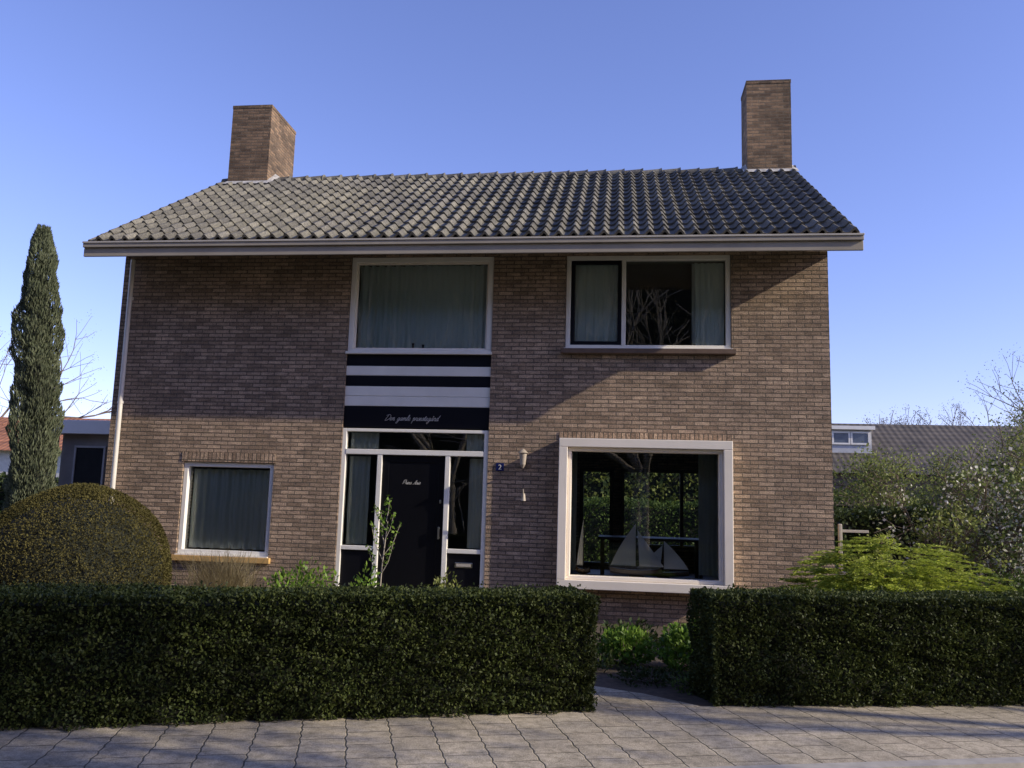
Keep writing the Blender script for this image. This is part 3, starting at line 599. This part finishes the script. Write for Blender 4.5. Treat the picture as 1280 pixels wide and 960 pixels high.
plant(.35,-3.75,.34,.11,800,"flat dark ground cover plant at the bed edge",DGREEN,L=.035,W=.02)
plant(.75,-4.0,.26,.10,500,"flat green ground cover plant at the bed edge",MGREEN,L=.035,W=.02)
tree("blossoming_shrub",5.1,1.4,2.4,"straggly shrub with scattered small white blossom",4,BLOS,4200,.055,BARK,.006,.12,.05,3,.7,cat="shrub",lw=.8,scat=.45)
tree("blossoming_shrub",6.6,1.6,2.9,"tall straggly shrub with scattered white blossom",4,BLOS,4600,.06,BARK,.006,.12,.05,3,.7,cat="shrub",lw=.8,scat=.45)
tree("leafy_shrub",4.3,1.2,2.1,"airy shrub with fresh pale green leaves beside the house",3,SPRING,1400,.06,BARK,.005,.15,.03,3,.5,cat="shrub",scat=.4)
tree("leafy_shrub",7.4,3.0,3.4,"airy shrub with fresh pale green leaves at the hedge",3,SPRING,1600,.07,BARK,.005,.15,.03,3,.5,cat="shrub",scat=.4)
plant(5.6,.4,1.0,.85,4200,"dense mid-green garden shrub behind the conifer",MGREEN,.05,.03,"garden_shrub",cat="shrub")
plant(4.9,-2.0,.60,.80,2600,"fresh green garden shrub behind the hedge",GREENM,.05,.03,"garden_shrub",cat="shrub")
def massblock(name,x0,x1,y0,y1,h,n_,mat,lab,L=.09,W=.06,cat="hedge",wob=.08):
    e=empty(name,((x0+x1)/2,(y0+y1)/2,0),label=lab,category=cat)
    P=np.stack([x0+(x1-x0)*rng.random(n_),y0+(y1-y0)*rng.random(n_),h*rng.random(n_)],1)
    f=rng.random(n_);fr_=f<.55;P[fr_,1]=y0+rng.random(fr_.sum())**2*.2;tp=(f>=.55)&(f<.85);P[tp,2]=h-rng.random(tp.sum())**2*.15
    P[:,2]*=1+wob*smooth_noise(P[:,0]*1.2,P[:,1]);P[:,1]+=.12*smooth_noise(P[:,0]*2,P[:,2]*3)
    V,F=leaf_arr(P,np.zeros((n_,3))+[0,-.3,.2],L,W,1.);mesh_np("foliage",V,F,mat,e,recenter=False)
    boxes("branches",[(x0+.15,x1-.15,y0+.2,y1-.15,0,h*(.96-wob))],CORE,e)
massblock("side_hedge",4.3,9.5,5.2,6.2,1.65,9000,DGREEN,"tall dark green hedge beside the house")
massblock("back_hedge",-6,6,12,13,1.75,12000,MGREEN,"green hedge at the end of the back garden",.08,.05)
massblock("tree_row",-8,7,18,20,4.2,15000,SPRING,"pale green spring trees beyond the back garden",.16,.11,"trees",.15)
massblock("tree_row",6.5,14,15,17,2.2,9000,SPRING,"row of mixed pale green garden trees",.12,.08,"trees",.15)
massblock("tree_row",-22,-11,9,10.5,1.9,9000,DGREEN,"dark hedge beyond the outbuilding",.12,.08,"hedge")
massblock("tree_row",12.5,30,17,20,3.1,15000,MGREEN,"dense mixed greenery at the neighbouring garden",.14,.10,"trees",.2)
for x,y,h in ((6.4,10,3.3),(8.6,11.5,3.6),(11.0,12,4.1),(12.6,13.5,4.8)):
    tree("garden_tree",x,y,h,"loose garden tree with pale new leaves",4,SPRING,3400,.08,BARK,.009,.2,None,3,.6,scat=.5,grp="loose garden trees behind the house")
ga=empty("garden_gate",(3.4,1,0),label="small weathered gate post and rail by the house corner",category="gate")
boxes("gate_post",[(3.20,3.25,.97,1.03,0,1.42)],GUTD,ga,bevel=.01)
for z in (1.30,.7): boxes("gate_rail",[(3.252,3.62,.985,1.015,z,z+.04)],GUTD,ga,bevel=.005)
gb=empty("flat_roof_outbuilding",(-10.6,5.5,0),label="small flat-roofed grey outbuilding with pale fascia and dark opening",category="outbuilding")
boxes("wall",[(-11.3,-8.2,4.2,8,0,2.72)],simple("grey_render",(.26,.235,.205),.8,.15,3),gb)
boxes("roof",[(-11.5,-8.0,4.0,8.2,2.722,3.0)],simple("pale_fascia",(.88,.85,.78),.6,.04,2),gb,bevel=.01)
boxes("post",[(-11.42,-11.30,3.98,4.1,0,2.72)],GUTM,gb)
wn=boxes("window",[(-10.95,-10.35,4.17,4.2,.9,2.45)],simple("dark_pane",(.02,.022,.024),.2),gb)
boxes("frame",ring(-10.99,-10.31,.85,2.49,.04,4.15,4.19),simple("grey_frame",(.40,.38,.35)),wn)
def gable_house(name,x0,x1,y0,y1,ze,zr,wm,rm,lab):
    e=empty(name,((x0+x1)/2,(y0+y1)/2,0),label=lab,category="house")
    ym=(y0+y1)/2
    boxes("wall",[(x0+.3,x1-.3,y0+.4,y1-.4,0,ze)],wm,e)
    V=[(x0,y0,ze-.1),(x1,y0,ze-.1),(x1,ym,zr),(x0,ym,zr),(x0,y1,ze-.1),(x1,y1,ze-.1)]
    mesh_np("roof",V,[(0,1,2,3),(3,2,5,4),(0,3,4),(1,5,2)],rm,e);return e
def tilemat(name,c1,c2):
    m,n,l,b=newmat(name);g=n.new("ShaderNodeNewGeometry");wv=n.new("ShaderNodeTexWave");wv.inputs["Scale"].default_value=1.2;wv.bands_direction='X';l.new(g.outputs["Position"],wv.inputs[0])
    w2=n.new("ShaderNodeTexWave");w2.inputs["Scale"].default_value=1.6;w2.bands_direction='Z';l.new(g.outputs["Position"],w2.inputs[0])
    ad=n.new("ShaderNodeMath");l.new(wv.outputs["Fac"],ad.inputs[0]);l.new(w2.outputs["Fac"],ad.inputs[1])
    hf=n.new("ShaderNodeMath");hf.operation='MULTIPLY';hf.inputs[1].default_value=.5;l.new(ad.outputs[0],hf.inputs[0])
    nz=noise(n,l,g.outputs["Position"],1.5,5,.7);rz_=ramp(n,l,nz.outputs[0],[(.35,(.65,.65,.65)),(.65,(1.3,1.28,1.2))])
    r=ramp(n,l,hf.outputs[0],[(.1,c1),(.9,c2)]);cc=mixc(n,l,1.,r.outputs[0],rz_.outputs[0],'MULTIPLY');l.new(cc,b.inputs["Base Color"]);b.inputs["Roughness"].default_value=.8;bump(n,l,hf.outputs[0],b,.6,.05);return m
gable_house("distant_house",-38,-21.5,24,32,3.4,5.2,simple("pale_render",(.6,.58,.55)),tilemat("orange_tiles",(.28,.11,.05),(.42,.18,.09)),"distant pale house with an orange tiled roof")
nb=gable_house("neighbour_house",7.2,24,22.5,31,3.2,5.45,simple("neighbour_wall",(.25,.17,.12)),tilemat("dark_tiles",(.05,.042,.035),(.10,.085,.07)),"neighbouring long low house with dark tiled roof and dormer")
boxes("dormer",[(8.7,10.35,24.1,27,3.9,4.93)],simple("dormer_side",(.5,.5,.5)),nb)
boxes("dormer_roof",[(8.6,10.45,23.9,27,4.932,5.08)],WHITE,nb)
boxes("dormer_window",ring(8.78,9.50,4.32,4.86,.07,24.04,24.095)+ring(9.52,10.27,4.32,4.86,.07,24.04,24.095),WHITE,nb)
boxes("dormer_glass",[(8.85,9.43,24.07,24.09,4.39,4.79),(9.59,10.20,24.07,24.09,4.39,4.79)],simple("sky_glass",(.08,.10,.14),.05),nb)
for x,y,h,lb,nl in ((15,36,7.8,"bare early-spring tree with hazy twigs behind the roofs",3500),(18,37,8.8,"bare early-spring tree with hazy twigs behind the roofs",3500),(21,36,9,"bare early-spring tree with hazy twigs behind the roofs",3500),(23.5,34,11.5,"taller bare tree at the edge of the gardens",3500),(26,40,9,"bare early-spring tree with hazy twigs behind the roofs",2500),(-34,32,13,"tall bare tree beyond the cypress",1500),(-30,38,8.5,"bare tree behind the outbuilding",1200)):
    tree("bare_tree",x,y,h,lb,4,TWIG,nl,.10,BARK,.010,.15,None,3,.5,grp="bare trees beyond the gardens",scat=.2,lw=.35)
tree("garden_tree",16.2,19.5,7.6,"taller garden tree with fresh mid-green foliage",4,SPRING,6500,.09,BARK,.012,.2,None,3,.6,scat=.4)
tree("street_tree",12,-9.6,10.5,"leafing street tree beside the pavement",4,DGREEN,7500,.12,BARK,.012,.58,.15,3,.6,scat=.9)
tree("street_tree",16,-7.2,11.5,"bare street tree with thin branches",3,TWIG,500,.08,BARK,.012,.5,.13,3,.55,scat=.3)
for i,(x,y,h) in enumerate(((-13,-20,11),(-6,-19,10),(1,-20,11.5),(7.5,-19,10),(14,-21,12))):
    tree("street_tree",x,y,h,"bare tree in a row across the road",4,TWIG,500,.12,BARKL,.018,.22,None,3,.5,grp="bare trees across the road",scat=.3)
massblock("sky_blocking_trees",-45,20,-31,-27,16.5,34000,DGREEN,"unseen dark tree belt added across the road to block skylight",.5,.35,"trees",.08)  # unseen belt added to cut skylight on the facade and darken window reflections
# ---------------------------------------------------------------- light, sky, camera
sd=Vector((4.75,-.99,2.42)).normalized()
sun=bpy.data.lights.new("sun","SUN");sun.energy=5;sun.angle=math.radians(.5);sun.color=(1,.90,.73)
so=bpy.data.objects.new("sun",sun);so.rotation_euler=sd.to_track_quat('Z','Y').to_euler();so.location=(20,-5,20);C.objects.link(so)
Wd=bpy.data.worlds.new("World");S.world=Wd;Wd.use_nodes=True;n=Wd.node_tree.nodes;l=Wd.node_tree.links
sk=n.new("ShaderNodeTexSky");sk.sky_type='NISHITA';sk.sun_disc=False;sk.sun_elevation=math.asin(sd.z);sk.sun_rotation=math.atan2(sd.x,sd.y)
sk.air_density=1.0;sk.dust_density=.3;sk.ozone_density=3.0
c=mixc(n,l,1.,sk.outputs[0],(1.42,1.20,1.62),'MULTIPLY')
l.new(c,n["Background"].inputs[0]);n["Background"].inputs[1].default_value=.15
yaw,pitch,roll,FF=.125489,.139105,.0287051,1052.877
f=Vector((-math.sin(yaw)*math.cos(pitch),math.cos(yaw)*math.cos(pitch),math.sin(pitch)))
r0=Vector((math.cos(yaw),math.sin(yaw),0));u0=r0.cross(f)
r=r0*math.cos(roll)+u0*math.sin(roll);u=-r0*math.sin(roll)+u0*math.cos(roll)
cam=bpy.data.cameras.new("camera");co=bpy.data.objects.new("camera",cam);C.objects.link(co)
M=Matrix((( r.x,u.x,-f.x,0),(r.y,u.y,-f.y,-11.86),(r.z,u.z,-f.z,1.6),(0,0,0,1)));co.matrix_world=M
cam.sensor_width=36;cam.lens=36*FF/1280;cam.clip_start=.05;cam.clip_end=2000
S.camera=co
S.view_settings.view_transform='Standard';S.view_settings.look='None';S.view_settings.exposure=0
